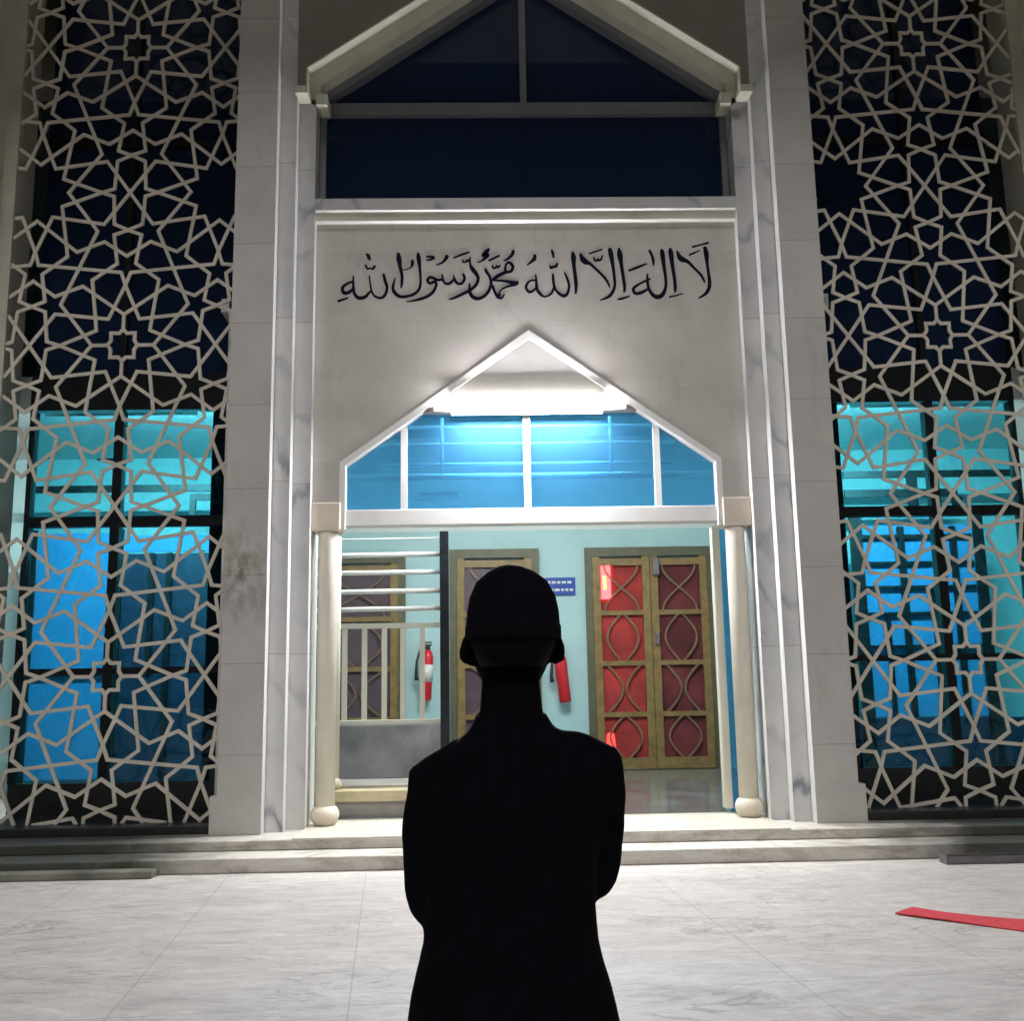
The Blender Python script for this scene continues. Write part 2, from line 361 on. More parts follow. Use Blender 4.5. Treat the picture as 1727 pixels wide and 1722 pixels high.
CAL=[[1.734,4.196,0.0299,1.746,4.125,0.0509,1.75,4.03,0.0329,1.757,3.934,0.0299,1.765,3.839,0.0359,1.755,3.764,0.0359,1.716,3.707,0.0299,1.648,3.664,0.015],[1.46,4.153,0.015,1.482,4.095,0.0479,1.504,4.067,0.0569,1.563,4.038,0.0359,1.621,3.974,0.0269,1.678,3.91,0.0269,1.706,3.859,0.024,1.716,3.821,0.015],[1.61,4.19,0.0228,1.692,4.211,0.018,1.778,4.235,0.0228],[1.576,4.107,0.0192,1.628,4.129,0.0192,1.69,4.158,0.0096],[1.395,4.185,0.0132,1.4,4.134,0.0491,1.411,3.994,0.0359,1.424,3.874,0.0329,1.428,3.779,0.0329,1.423,3.726,0.0168],[1.364,3.679,0.0192,1.434,3.694,0.015,1.501,3.715,0.0108],[1.31,4.176,0.0144,1.317,4.129,0.0467,1.327,4.001,0.0359,1.339,3.874,0.0299,1.335,3.78,0.0311,1.302,3.705,0.0419,1.253,3.68,0.0449,1.206,3.705,0.0371,1.173,3.762,0.0299,1.162,3.825,0.0269,1.162,3.876,0.024,1.164,3.92,0.015],[1.195,3.869,0.012,1.158,3.851,0.0228,1.091,3.82,0.0216,1.023,3.77,0.0299,1.039,3.719,0.0311,1.1,3.728,0.0329,1.161,3.762,0.024],[0.979,3.95,0.021,1.067,3.984,0.0269,1.165,4.023,0.0132],[1.189,4.165,0.0252,1.211,4.117,0.0275,1.226,4.053,0.0275,1.224,3.996,0.0108],[0.894,4.189,0.0132,0.902,4.119,0.0551,0.912,4.024,0.0371,0.926,3.897,0.0329,0.937,3.783,0.0299,0.929,3.727,0.0168],[0.861,3.658,0.015,0.918,3.67,0.024,0.984,3.692,0.0132],[0.804,4.187,0.0299,0.814,4.132,0.0491,0.831,4.005,0.0329,0.841,3.879,0.0299,0.842,3.797,0.0275,0.815,3.728,0.0329,0.772,3.684,0.0299,0.693,3.652,0.0108],[0.516,4.135,0.0168,0.538,4.077,0.0539,0.568,4.045,0.0569,0.609,4.026,0.0311,0.679,3.956,0.0269,0.748,3.879,0.0269,0.777,3.829,0.024,0.793,3.778,0.0108],[0.6,4.128,0.0168,0.734,4.174,0.0168],[0.647,4.096,0.015,0.655,4.064,0.021,0.676,4.056,0.021,0.689,4.076,0.0168,0.7,4.058,0.021,0.722,4.076,0.021,0.732,4.114,0.0132],[0.441,4.154,0.0132,0.45,4.097,0.0491,0.452,4.008,0.0359,0.462,3.901,0.0359,0.468,3.8,0.0359,0.461,3.718,0.0168],[0.358,3.939,0.015,0.383,3.876,0.0252,0.4,3.8,0.0252,0.382,3.725,0.0275,0.349,3.7,0.0335,0.307,3.719,0.0299,0.273,3.757,0.024,0.256,3.802,0.0252,0.248,3.865,0.0269,0.247,3.925,0.021],[0.256,3.795,0.024,0.236,3.739,0.0252,0.2,3.705,0.0216,0.158,3.694,0.0192,0.123,3.718,0.0311,0.094,3.759,0.0299,0.086,3.803,0.0299,0.084,3.866,0.0216,0.079,3.923,0.0132],[0.081,3.86,0.0228,0.03,3.857,0.0192,-0.006,3.823,0.024,-0.015,3.779,0.0252,0.016,3.741,0.0275,0.058,3.759,0.024,0.088,3.79,0.0228],[0.238,4.175,0.015,0.249,4.143,0.0275,0.259,4.086,0.0168],[0.216,4.016,0.0132,0.23,3.988,0.0275,0.254,3.997,0.0275,0.278,4.003,0.0299,0.294,4.035,0.0228],[0.077,4.125,0.0275,0.07,4.081,0.0389,0.04,4.05,0.0275,-0.003,4.015,0.0108],[-0.131,4.172,0.0299,-0.144,4.127,0.0329,-0.187,4.083,0.024,-0.229,4.061,0.0132],[-0.199,4.045,0.024,-0.163,4.038,0.0299,-0.139,4.0,0.0311,-0.159,3.956,0.0311,-0.207,3.95,0.0299,-0.212,4.001,0.024,-0.196,4.039,0.0216],[-0.201,3.95,0.0329,-0.255,3.925,0.0359,-0.309,3.891,0.0371,-0.327,3.866,0.0216,-0.226,3.857,0.0252,-0.143,3.84,0.0395,-0.086,3.845,0.018],[-0.095,3.842,0.0299,-0.119,3.82,0.0311,-0.197,3.799,0.0216,-0.257,3.765,0.0156,-0.282,3.728,0.0144],[-0.34,3.813,0.0299,-0.317,3.744,0.0275,-0.288,3.696,0.0359,-0.253,3.684,0.024,-0.225,3.724,0.0132],[-0.279,3.731,0.0168,-0.267,3.706,0.0299],[-0.409,3.984,0.024,-0.392,3.945,0.0299,-0.368,3.907,0.0275,-0.352,3.838,0.0275,-0.376,3.757,0.0299,-0.425,3.701,0.0311,-0.484,3.679,0.0359,-0.535,3.702,0.0359,-0.558,3.752,0.0311,-0.56,3.834,0.0168],[-0.375,4.062,0.018,-0.312,4.094,0.024,-0.264,4.119,0.018],[-0.337,4.021,0.015,-0.329,3.989,0.0228,-0.305,3.995,0.021,-0.295,4.014,0.015,-0.284,3.995,0.0216,-0.259,4.02,0.0144],[-0.365,4.192,0.018,-0.395,4.154,0.0479,-0.423,4.12,0.0359,-0.381,4.119,0.0329,-0.408,4.091,0.0299,-0.444,4.061,0.018,-0.486,4.047,0.0084],[-0.551,4.105,0.015,-0.552,4.029,0.0216,-0.529,3.978,0.0419,-0.493,3.927,0.0359,-0.476,3.877,0.0299,-0.501,3.814,0.0299,-0.555,3.768,0.0329,-0.626,3.728,0.0299,-0.704,3.691,0.0269,-0.763,3.671,0.0108],[-0.716,4.093,0.015,-0.635,4.128,0.0216,-0.557,4.156,0.0168],[-0.626,4.08,0.015,-0.618,4.053,0.018,-0.595,4.055,0.018,-0.584,4.077,0.012,-0.576,4.058,0.018,-0.556,4.086,0.012],[-0.622,3.935,0.0228,-0.607,3.884,0.0275,-0.637,3.834,0.0275,-0.679,3.838,0.0275,-0.705,3.879,0.024,-0.714,3.923,0.0108],[-0.708,3.879,0.0216,-0.744,3.841,0.0275,-0.786,3.832,0.024,-0.814,3.867,0.024,-0.824,3.93,0.0168],[-0.818,3.88,0.0228,-0.863,3.871,0.0275,-0.905,3.89,0.0263,-0.94,3.9,0.0287,-0.965,3.868,0.0287,-0.941,3.838,0.0275,-0.896,3.855,0.0269,-0.88,3.83,0.0269,-0.887,3.799,0.0275,-0.911,3.752,0.0299,-0.965,3.707,0.0299,-1.051,3.675,0.0275,-1.169,3.651,0.0084],[-0.772,4.126,0.0359,-0.784,4.094,0.0359,-0.82,4.05,0.0216,-0.88,4.024,0.0108],[-0.978,4.108,0.015,-0.931,4.111,0.024,-0.904,4.098,0.0252,-0.937,4.079,0.0216,-0.978,4.075,0.0108],[-1.056,4.153,0.015,-1.049,4.096,0.0431,-1.038,3.989,0.0275,-1.031,3.875,0.024,-1.042,3.787,0.0269,-1.092,3.732,0.0275,-1.169,3.707,0.0275,-1.234,3.708,0.0311,-1.279,3.746,0.0359,-1.297,3.79,0.0299,-1.288,3.846,0.0216,-1.273,3.902,0.0084],[-1.247,4.155,0.018,-1.24,4.098,0.0491,-1.229,4.015,0.0359,-1.211,3.927,0.0299,-1.211,3.845,0.0269,-1.22,3.792,0.0108],[-1.11,4.078,0.024,-1.11,4.033,0.0311,-1.131,3.996,0.0108,-1.199,3.974,0.0084],[-1.389,3.941,0.024,-1.371,3.865,0.0299,-1.353,3.796,0.0275,-1.37,3.728,0.0275,-1.412,3.694,0.0275,-1.471,3.713,0.0204,-1.501,3.766,0.018,-1.513,3.835,0.0156,-1.525,3.923,0.0132],[-1.498,3.773,0.018,-1.53,3.742,0.024,-1.565,3.704,0.0335,-1.624,3.696,0.0359,-1.663,3.736,0.0299,-1.676,3.805,0.0275,-1.677,3.921,0.0144],[-1.676,3.865,0.0228,-1.732,3.843,0.024,-1.779,3.803,0.0299,-1.767,3.75,0.0359,-1.72,3.753,0.0335,-1.676,3.79,0.0263],[-1.825,3.663,0.024,-1.725,3.698,0.0168],[-1.554,4.144,0.018,-1.533,4.119,0.0359,-1.519,4.078,0.0168],[-1.562,4.031,0.018,-1.544,3.993,0.0216,-1.514,3.996,0.015,-1.49,3.989,0.0216,-1.47,4.024,0.0228]]

# ------------------------------------------------------------------ ground
g_ = MB(); g_.add([(-90,-90,-G),(90,-90,-G),(90,60,-G),(-90,60,-G)], [(0,1,2,3)])
o = g_.build("ground", M['floor']); tag(o, "pale streaked marble paving of the courtyard", "ground", kind='structure')
steps = empty("entrance_steps", (0,-.7,0), "two low worn marble steps running along the foot of the facade", "steps")
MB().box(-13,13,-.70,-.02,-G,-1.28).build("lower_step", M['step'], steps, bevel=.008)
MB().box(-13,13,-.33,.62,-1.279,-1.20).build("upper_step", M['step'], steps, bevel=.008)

# ------------------------------------------------------------------ the mosque front
B = empty("mosque_building", (0,.3,0), "marble mosque front with pointed portal, lit doorway and tall side windows", "building")
TOP = 8.6
for s in (-1, 1):
    pl = MB(); pl.box(s*2.362, s*2.737, 0, .62, -1.2, TOP)
    pl.box(s*2.364, s*2.795, -.004, .5, -1.199, -.88); pl.build("pilaster", M['pil'], B)
    MB().box(s*2.205, s*2.3615, .13, .62, -1.2, TOP).build("moulding_strip", M['strip'], B)
    MB().box(s*2.04, s*2.2045, .26, .62, -1.2, 5.70).build("moulding_strip", M['strip'], B)
    MB().box(s*2.3585, s*2.3605, .001, .129, -1.199, TOP-.1).build("edge_trim", M['white'], B)
    MB().box(s*2.2015, s*2.2035, .131, .259, -1.199, TOP-.1).build("edge_trim", M['white'], B)
    MB().box(s*2.0365, s*2.039, .261, .369, -1.186, 4.50).build("edge_trim", M['white'], B)
    MB().box(s*2.09, s*2.215, .06, .259, 5.655, 5.735).build("corbel", M['yel'], B, bevel=.006)
    MB().box(s*1.925, s*2.035, .20, .44, 5.615, 5.735).build("corbel", M['yel'], B, bevel=.006)
    op = MB(); op.box(s*4.931, s*5.06, .32, .7, -1.2, TOP); op.box(s*5.06, s*5.30, .06, .7, -1.2, TOP); op.box(s*5.30, s*13, .3, .7, -1.2, TOP)
    op.build("end_pilaster", M['cream2'], B)
    # capital, round shaft and bulb foot
    cpt = MB(); cpt.box(s*1.772, s*2.036, .335, .60, 1.435, 1.70)
    cpt.build("capital", M['beige'], B, bevel=.01)
    cx, cy = s*1.893, .44
    col = MB(); col.lathe(cx, cy, [(.088,-1.06),(.088,1.37),(.093,1.395),(.093,1.434)])
    for a in range(4): pass
    c_ = col.build("column", M['cream'], B)
    prof = [(.055,-1.199),(.085,-1.185),(.115,-1.15),(.128,-1.105),(.124,-1.07),(.105,-1.035),(.088,-1.022),(.084,-1.01)]
    MB().lathe(cx, cy, prof).build("bulb_foot", M['beige'], c_)
# upper gable
def gab(x, z0, z1, za): return [(-x,z0),(-x,z1),(0,za),(x,z1),(x,z0)]
A = gab(2.12, 5.70, 5.97, 7.44)
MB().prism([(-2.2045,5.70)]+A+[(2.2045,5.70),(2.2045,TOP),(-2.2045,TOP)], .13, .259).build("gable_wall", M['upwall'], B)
def ring(outer, inner, y0, y1, name, mat, parent, bevel=0):
    n = len(outer); b = MB()
    for i in range(n-1):
        q = [outer[i], outer[i+1], inner[i+1], inner[i]]
        b.prism(q, y0, y1)
    return b.build(name, mat, parent, bevel=bevel)
A2 = gab(2.105, 5.70, 5.963, 7.422)
ring(A, A2, .127, .2585, "rake_moulding", M['yel'], B)
Bq = gab(2.0, 5.60, 5.86, 7.25)
ring(gab(2.14, 5.70, 5.985, 7.46), Bq, .26, .42, "rake_moulding", M['yel'], B)
ring(gab(2.02, 5.60, 5.87, 7.265), gab(1.955, 5.66, 5.80, 7.16), .421, .60, "rake_moulding", M['upframe'], B)
win = MB(); win.prism([(-2.06,4.6),(2.06,4.6),(2.06,5.9),(0,7.3),(-2.06,5.9)], .535, .545)
wo = win.build("upper_window", M['navy'], B)
wf = MB(); wf.box(-2.035,2.035,.47,.60,5.665,5.795); wf.box(-.032,.032,.475,.59,5.796,7.2)
wf.box(-2.035,-1.975,.475,.59,4.62,5.664); wf.box(2.035,1.975,.475,.59,4.62,5.664); wf.box(-.02,.02,.56,.6,4.62,5.66)
wf.build("window_frame", M['upframe'], wo)
# lintel
MB().box(-2.036,2.036,.255,.60,4.545,4.66).build("lintel", M['strip'], B)
lb = MB(); lb.box(-2.036,2.036,.30,.60,4.455,4.5445); lb.build("lintel_band", M['yel'], B)
MB().box(-2.034, 2.034, .256, .2995, 4.5405, 4.5443).build("edge_trim", M['white'], B)
MB().box(-2.034, 2.034, .301, .3695, 4.4505, 4.4545).build("edge_trim", M['white'], B)
# inscription wall with its pointed opening
D = gab(1.786, 1.702, 2.083, 3.355)
wl = MB(); wl.prism([(-2.036,1.702)]+D+[(2.036,1.702),(2.036,4.4545),(-2.036,4.4545)], .37, .60)
wl.build("inscription_wall", M['wall'], B)
CAL_OBJ = MB()
def smooth(pts, k=5):
    P = [Vector(p) for p in pts]; out = []
    for i in range(len(P)-1):
        p0, p1, p2, p3 = P[max(i-1,0)], P[i], P[i+1], P[min(i+2, len(P)-1)]
        for j in range(k):
            u = j/k
            out.append(.5*((2*p1)+(p2-p0)*u+(2*p0-5*p1+4*p2-p3)*u*u+(3*p1-p0-3*p2+p3)*u**3))
    out.append(P[-1]); return out
for i, s_ in enumerate(CAL):
    pts = smooth([(s_[j], s_[j+1], s_[j+2]) for j in range(0, len(s_), 3)])
    CAL_OBJ.ribbon([(p.x, p.y) for p in pts], [max(p.z, .006) for p in pts], .3685-.00006*i, .3705)
CAL_OBJ.build("inscription", M['ink'], B)
# white surround of the doorway gable, panel above the lamp, glazing and beam
ring(gab(1.786, 1.45, 2.083, 3.355), gab(1.733, 1.45, 2.053, 3.275), .358, .50, "door_surround", M['white'], B)
x_at = lambda z: (3.295-z)/(3.295-2.053)*1.733
MB().prism([(-x_at(2.56),2.56),(x_at(2.56),2.56),(0,3.295)], .388, .60).build("gable_panel", M['gpanel'], B)
MB().box(-x_at(2.63)+.02, x_at(2.63)-.02, .35, .3875, 2.56, 2.615).build("transom_bar", M['white'], B)
for x0, x1, z1 in ((-1.225,-1.165,2.42),(1.165,1.225,2.42),(-.068,-.004,2.574)):
    MB().box(x0, x1, .443, .512, 1.641, z1).build("transom_mullion", M['white'], B)
for a in ((-1.733,-1.225),(-1.165,-.068),(-.004,1.165),(1.225,1.733)):
    pn = MB(); x0, x1 = a
    hz = lambda x: min(2.56, 2.053+(1.733-abs(x))/1.733*(3.295-2.053))
    xs = sorted({x0, x1, *[x for x in (-x_at(2.56), x_at(2.56)) if x0 < x < x1]})
    pn.prism([(x0,1.641),(x1,1.641)]+[(x, hz(x)) for x in xs[::-1]], .474, .480)
    pn.build("transom_pane", M['arch'], B)

MB().box(-1.771, 1.771, .42, .58, 1.49, 1.64).build("entrance_beam", M['white'], B, bevel=.006)
# door side: white jamb and slim side light on the right
MB().box(1.745, 1.818, .74, .86, -1.15, 1.488).build("door_jamb", M['cream'], B, bevel=.005)
MB().box(1.818, 2.06, .83, .84, -1.19, 1.488).build("side_light", M['arch'], B)
MB().box(-2.04, 2.04, -.325, .8, -1.1995, -1.188).build("threshold", M['thr'], B, bevel=.003)

# ------------------------------------------------------------------ the hall behind the doorway
YB = 5.88
h = MB()
for s in (-1, 1): h.box(s*3.0, s*3.15, 1.2, YB, -1.2, 3.8)
h.box(-3.0, 3.0, YB, YB+.15, -1.2, 2.25); h.build("hall_wall", M['aqua'], B)
h = MB(); h.box(-3.0, 3.0, YB+.001, YB+.15, 2.251, 3.8)
h.build("hall_upper_wall", M['hallwhite'], B)
h = MB()
for s in (-1, 1): h.box(s*2.042, s*2.92, .621, .76, -1.2, 3.8)
h.box(-2.042, 2.042, .61, .76, 3.4, 3.8); h.build("hall_front_wall", M['hallwhite'], B)
MB().box(-3.0, 3.0, .621, YB, 3.66, 3.8).build("hall_ceiling", M['hallwhite'], B)
MB().box(-3.15, 3.15, .80, YB, -1.3, -1.195).build("hall_floor", M['hfloor'], B)
pf = MB(); pf.box(-2.999, -.75, 1.0, 4.4, -1.05, -.955)
p_ = pf.build("raised_platform", M['ytile'], B)
MB().box(-2.997, -.752, 1.03, 4.39, -1.194, -1.051).build("platform_base", M['gtile'], p_)
MB().box(-2.998, -.76, 1.28, 4.39, -.955, -.93).build("platform_paving", M['gtile'], p_)
# small inner column at the left of the doorway
ic = MB(); ic.lathe(-1.93, 1.2, [(.05,-.93),(.05,1.5)]); ic_ = ic.build("inner_column", M['cream'], B)
MB().lathe(-1.93, 1.2, [(.04,-.954),(.075,-.93),(.08,-.9),(.06,-.86),(.05,-.85)]).build("bulb_foot", M['beige'], ic_)

def ogee(b, x0, x1, z0, z1, w, y0, y1, kind):
    xm, hw, n = (x0+x1)/2, (x1-x0)/2, 12
    for s in (-1, 1):
        pts = []
        for i in range(n+1):
            u = i/n
            if kind == 0: x = xm + s*hw*.80*math.cos(math.pi*u)
            elif kind == 1: x = xm + s*hw*(.12+.62*math.sin(math.pi*u))
            else: x = xm + s*hw*(.75-.66*math.sin(math.pi*u))
            pts.append((x, z0+(z1-z0)*u))
        b.ribbon(pts, w, y0-.0006*(s+1), y1)
def door_leaf(parent, x0, x1, z0, z1, y, cloth_mat, rows=4):
    st = .11; b = MB()
    b.box(x0, x0+st, y, y+.05, z0, z1); b.box(x1-st, x1, y, y+.05, z0, z1)
    lf = None; zz = z0; hs = (z1-z0-st*1.2)/rows
    zs = [z0+hs*i for i in range(rows+1)]
    for i, z in enumerate(zs):
        t = st*1.4 if i == 0 else (st*.62 if i < rows else st*.9)
        b.box(x0+st, x1-st, y+.002, y+.048, z, z+t)
    lf = b.build("door_leaf", M['wood'], parent)
    l = MB()
    for i in range(rows):
        ogee(l, x0+st, x1-st, zs[i]+st*(1.4 if i == 0 else .62), zs[i+1], .028, y+.006, y+.035, (1, 2, 1, 0)[i % 4] if rows == 4 else i % 3)
    l.build("door_lattice", M['lwood'], lf)
    MB().box(x0+st*.9, x1-st*.9, y+.06, y+.075, z0+.02, z1-.02).build("door_curtain", cloth_mat, lf)
    return lf
def door(x0, x1, z0, z1, leaves, mats, split=None):
    f = MB(); t = .10
    f.box(x0, x0+t, YB-.09, YB-.001, z0, z1); f.box(x1-t, x1, YB-.09, YB-.001, z0, z1); f.box(x0+t, x1-t, YB-.089, YB-.001, z1-t*1.3, z1)
    d = f.build("hall_door", M['dkwood'], B)
    w = (x1-x0-2*t)/leaves
    for i in range(leaves):
        door_leaf(d, x0+t+w*i+.004, x0+t+w*(i+1)-.004, z0+.01, z1-t*1.32, YB-.08, mats[i])
    return d
dr = door(.99, 2.87, -1.194, 1.97, 2, [M['red'], M['maroon']])
dc = MB(); dc.box(1.97, 2.06, YB-.16, YB-.081, 1.55, 1.80); dc.build("door_closer", M['steel'], dr, bevel=.008)
dc = MB(); dc.box(1.98, 2.03, YB-.12, YB-.081, .55, .72); dc.build("door_handle", M['steel'], dr, bevel=.008)
dm = door(-.98, .32, -1.194, 1.97, 1, [M['plum']])
dl = door(-2.95, -1.62, -1.194, 1.92, 1, [M['plum']])

# ------------------------------------------------------------------ wings behind the lattices
for s in (-1, 1):
    w = MB(); X0, X1 = s*3.16, s*9
    w.box(X0, X1, 4.0, 4.15, -1.2, 8); w.box(X1, X1+s*.1, .71, 4.0, -1.2, 8)
    w.build("wing_wall", M['aqua'], B)
    MB().box(X0, X1, .62, 4.0, -1.3, -1.201).build("wing_floor", M['gtile'], B)
    sl = MB(); sl.box(s*2.74, X1, .95, 1.12, 2.79, 3.12); sl.box(X0, X1, 1.12, 4.0, 2.97, 3.12)
    sl.build("floor_slab", M['hallwhite'], B)
    MB().box(s*2.74, s*4.93, .93, .949, 2.77, 3.13).build("slab_fascia", M['frame'], B)
    MB().box(s*2.796, s*4.93, .10, .98, -1.2, -1.125).build("window_sill", M['sill'], B, bevel=.006)
    MB().box(s*2.738, s*4.93, .96, 1.04, -1.124, -.83).build("window_plinth", M['sill'], B)
    lw = MB(); lw.box(s*2.74, s*4.93, .995, 1.005, 1.60, 2.789); lo_ = lw.build("wing_window", M['teal'], B)
    MB().box(s*2.74, s*4.93, .995, 1.005, -.829, 1.599).build("lower_pane", M['teal'] if s > 0 else M['teal'], lo_)
    fr = MB(); xm = s*4.05
    fr.box(xm-.045, xm+.045, .94, 1.05, -.829, 2.769); fr.box(s*2.74, s*4.93, .945, 1.045, 1.60, 1.70)
    fr.box(s*2.74, s*4.93, .95, 1.04, .175, .235); fr.box(s*4.88, s*4.93, .94, 1.05, -.829, 2.769); fr.box(s*2.74, s*2.84, .94, 1.05, -.829, 2.769)
    fr.build("window_frame", M['frame'], lo_)
    uw = MB(); uw.box(s*2.74, s*4.93, .995, 1.005, 3.131, TOP); uo = uw.build("upper_wing_window", M['navy'], B)
    fr = MB(); fr.box(xm-.03, xm+.03, .95, 1.04, 3.131, TOP); fr.box(s*2.74, s*4.93, .955, 1.035, 5.6, 5.68); fr.build("window_frame", M['frame'], uo)
    rw = MB(); rw.box(s*2.738, s*3.16, 1.05, 1.2, -1.2, TOP); rw.box(s*2.738, s*2.91, .761, 1.049, -1.2, TOP); rw.build("wing_return_wall", M['frame'], B)
MB().box(-13, 13, .62, 9, TOP, TOP+.3).build("roof", M['cream2'], B)
MB().box(-13, 13, -3.0, .62, TOP, TOP+.3).build("added_eave", M['cream2'], B)  # unseen overhang added to shade the upper facade from the sun
MB().box(-13, 13, 8.9, 9, -1.3, TOP).build("rear_wall", M['cream2'], B)

# joinery and panels seen through the lower side windows
def bars(name, rects, y, mat, th=.04):
    b = MB()
    for i, (x0, x1, z0, z1) in enumerate(rects): b.box(x0, x1, y-.001*i, y+th-.001*i, z0, z1)
    return b.build(name, mat, B)
k = (3.2+9)/10.0     # depth scale from the glass line to the partition
def pz(z): return z*k
def px_(x): return (x+.41)*k-.41
def R(x0, x1, z0, z1): return (px_(x0), px_(x1), pz(z0), pz(z1))
YP = 3.2
bars("partition_panel", [R(-4.82,-4.10,.22,1.55), R(-4.82,-4.10,-.80,.16)], YP+.05, M['bluepanel'])
bars("partition_panel", [R(-3.98,-2.95,1.36,1.52)], YP+.05, M['bluepanel'])
bars("partition_board", [R(-3.98,-2.90,-1.0,1.34)], YP+.06, M['board'], .03)
bars("partition_frame", [R(-4.90,-4.82,-.85,1.58), R(-4.10,-3.98,-.85,1.58), R(-4.86,-2.9,1.95,2.02), R(-3.35,-2.9,1.86,1.925), R(-3.35,-3.29,1.66,1.86), R(-4.82,-4.1,.16,.22), R(-3.72,-3.67,.2,1.34), R(-3.55,-3.5,-.8,1.34)], YP, M['frame'])
bars("partition_panel", [R(3.30,4.42,-.36,1.52)], YP+.05, M['bluepanel'])
bars("partition_board", [R(3.1,4.86,-1.0,-.38)], YP+.05, M['board'], .03)
bars("partition_frame", [R(3.16,4.86,2.0,2.07), R(3.16,4.30,1.80,1.88), R(3.80,3.90,1.66,2.0), R(4.24,4.34,1.60,1.8), R(3.2,4.40,1.38,1.42), R(3.2,4.40,1.12,1.15), R(3.2,4.40,.88,.91), R(3.2,4.40,.62,.65),
   R(3.66,3.72,-.36,1.5), R(3.95,4.0,-.36,.9), R(4.18,4.24,-.36,1.5), R(4.42,4.52,-.9,1.6), R(3.18,3.30,-.9,1.6), R(3.48,3.52,-.36,.62), R(3.2,4.4,.3,.33)], YP, M['frame'])

pc = MB(); pc.box(px_(-4.52), px_(-4.28), 3.96, 3.999, 2.95, 3.28)
po = pc.build("framed_picture", M['frame']); tag(po, "small dark framed picture on the wall behind the left lattice", "picture")
MB().box(px_(-4.505), px_(-4.295), 3.955, 3.9595, 2.975, 3.255).build("print", M['sign'], po)
# ------------------------------------------------------------------ lamps
def lamp_box(name, x0, x1, y0, y1, z, mat, label, parent_loc, group=None):
    e = empty(name, parent_loc, label, "lamp", group)
    MB().box(x0, x1, y0, y1, z, z+.03).build("diffuser", mat, e)
    hb_ = MB(); hb_.box(x0-.03, x1+.03, y0-.03, y1+.03, z+.031, z+.07)
    if mat is M['wlamp']: hb_.box(x0-.03, x1+.03, y0-.02, y0-.008, z-.10, z+.0305)  # skirt added to keep the lamp's light off the courtyard paving
    hb_.build("housing", M['white'], e)
    return e
fl = empty("batten_lamp", (-.03,.37,2.6+G), "glowing white batten lamp across the doorway gable", "lamp")
n = 10; hb = MB(); vs = []; X0, X1 = -.725, .665
for x in (X0, X1):
    for i in range(n+1):
        a = math.radians(28)+math.radians(142)*i/n; vs.append((x, .374-.11*math.sin(a), 2.612+.075*math.cos(a)))
fs = [(i, i+1, n+2+i, n+1+i) for i in range(n)]+[(0, n+1, 2*n+1, n)]
for k in (0, n+1):
    ec = MB(); sgn = -1 if k == 0 else 1; ec.add(vs[k:k+n+1]+[(x+sgn*.006, y, z) for x, y, z in vs[k:k+n+1]], [tuple(range(n+1)), tuple(range(2*n+1, n, -1))]+[(i, i+1, n+2+i, n+1+i) for i in range(n)]+[(0, n+1, 2*n+1, n)]); ec.build("end_cap", M['endcap'], fl)
hb.add(vs, fs); hb.build("diffuser", M['tube'], fl)
hs_ = MB(); hs_.box(X0-.02, X1+.02, .3745, .3870, 2.612-.085, 2.612+.085); hs_.box(X0-.02, X1+.02, .294, .374, 2.612+.072, 2.612+.085); hs_.build("housing", M['white'], fl)
MB().box(X0, X1, .32, .374, 2.612+.0855, 2.612+.092).build("top_fill_glow", M['glow'], fl)  # added emitter on the housing that brightens the gable panel
lamp_box("hall_light", -1.6, 1.6, 1.7, 2.0, 3.5, M['hlamp'], "long ceiling lamp inside the entrance hall", (0,1.85,3.5+G))
lamp_box("hall_light", -.6, .6, .62, .70, 2.78, M['hlamp'], "added fill lamp hidden behind the gable panel to brighten the azure panes", (0,.66,2.78+G))  # out-of-sight fill lamp, added to light the pipes and azure panes
lamp_box("wing_lamp", -4.9, -3.4, 1.28, 1.36, 2.9, M['wlamp'], "ceiling lamp in the room behind the left lattice", (-4.1,1.4,2.9+G), "ceiling lamps in the side rooms")
lamp_box("wing_lamp", 3.4, 4.9, 1.28, 1.36, 2.9, M['wlamp'], "ceiling lamp in the room behind the right lattice", (4.1,1.4,2.9+G), "ceiling lamps in the side rooms")

# ------------------------------------------------------------------ star lattices
HX, HZ = .872, 1.547
DOM = [
 [(0,.158),(0,.305)],
 [(0,.158),(.034,.118),(.112,.120),(.110,.044),(.140,0)],
 [(.140,0),(.291,0)],
 [(0,.305),(.403,.590),(.660,.488),(HX,.645)],
 [(.291,0),(.600,.405),(.289,1.146),(.588,HZ)],
 [(0,.597),(.146,.260),(.649,.313),(HX,0)],
 [(0,.597),(.045,.726),(.833,.807),(HX,.937)],
 [(HX,.937),(.728,1.296),(.233,1.221),(0,HZ)],
 [(HX,1.255),(.476,.936),(.221,1.040),(0,.893)],
 [(.267,HZ),(.643,1.405),(.564,.893),(.793,.711),(.752,.442),(HX,.387)],
 [(.267,HZ),(.150,1.506),(.134,1.220),(0,1.158)],
 [(0,1.158),(.131,1.109),(.089,.816),(.315,.650),(.251,.145),(.589,0)],
 [(.589,0),(.711,.042),(.743,.337),(HX,.387)],
]
def clip(a, b, x0, x1, z0, z1):
    t0, t1 = 0.0, 1.0; dx, dz = b[0]-a[0], b[1]-a[1]
    for p, q in ((-dx, a[0]-x0), (dx, x1-a[0]), (-dz, a[1]-z0), (dz, z1-a[1])):
        if abs(p) < 1e-9:
            if q < 0: return None
        else:
            r = q/p
            if p < 0: t0 = max(t0, r)
            else: t1 = min(t1, r)
    if t0 >= t1: return None
    return (a[0]+dx*t0, a[1]+dz*t0), (a[0]+dx*t1, a[1]+dz*t1)
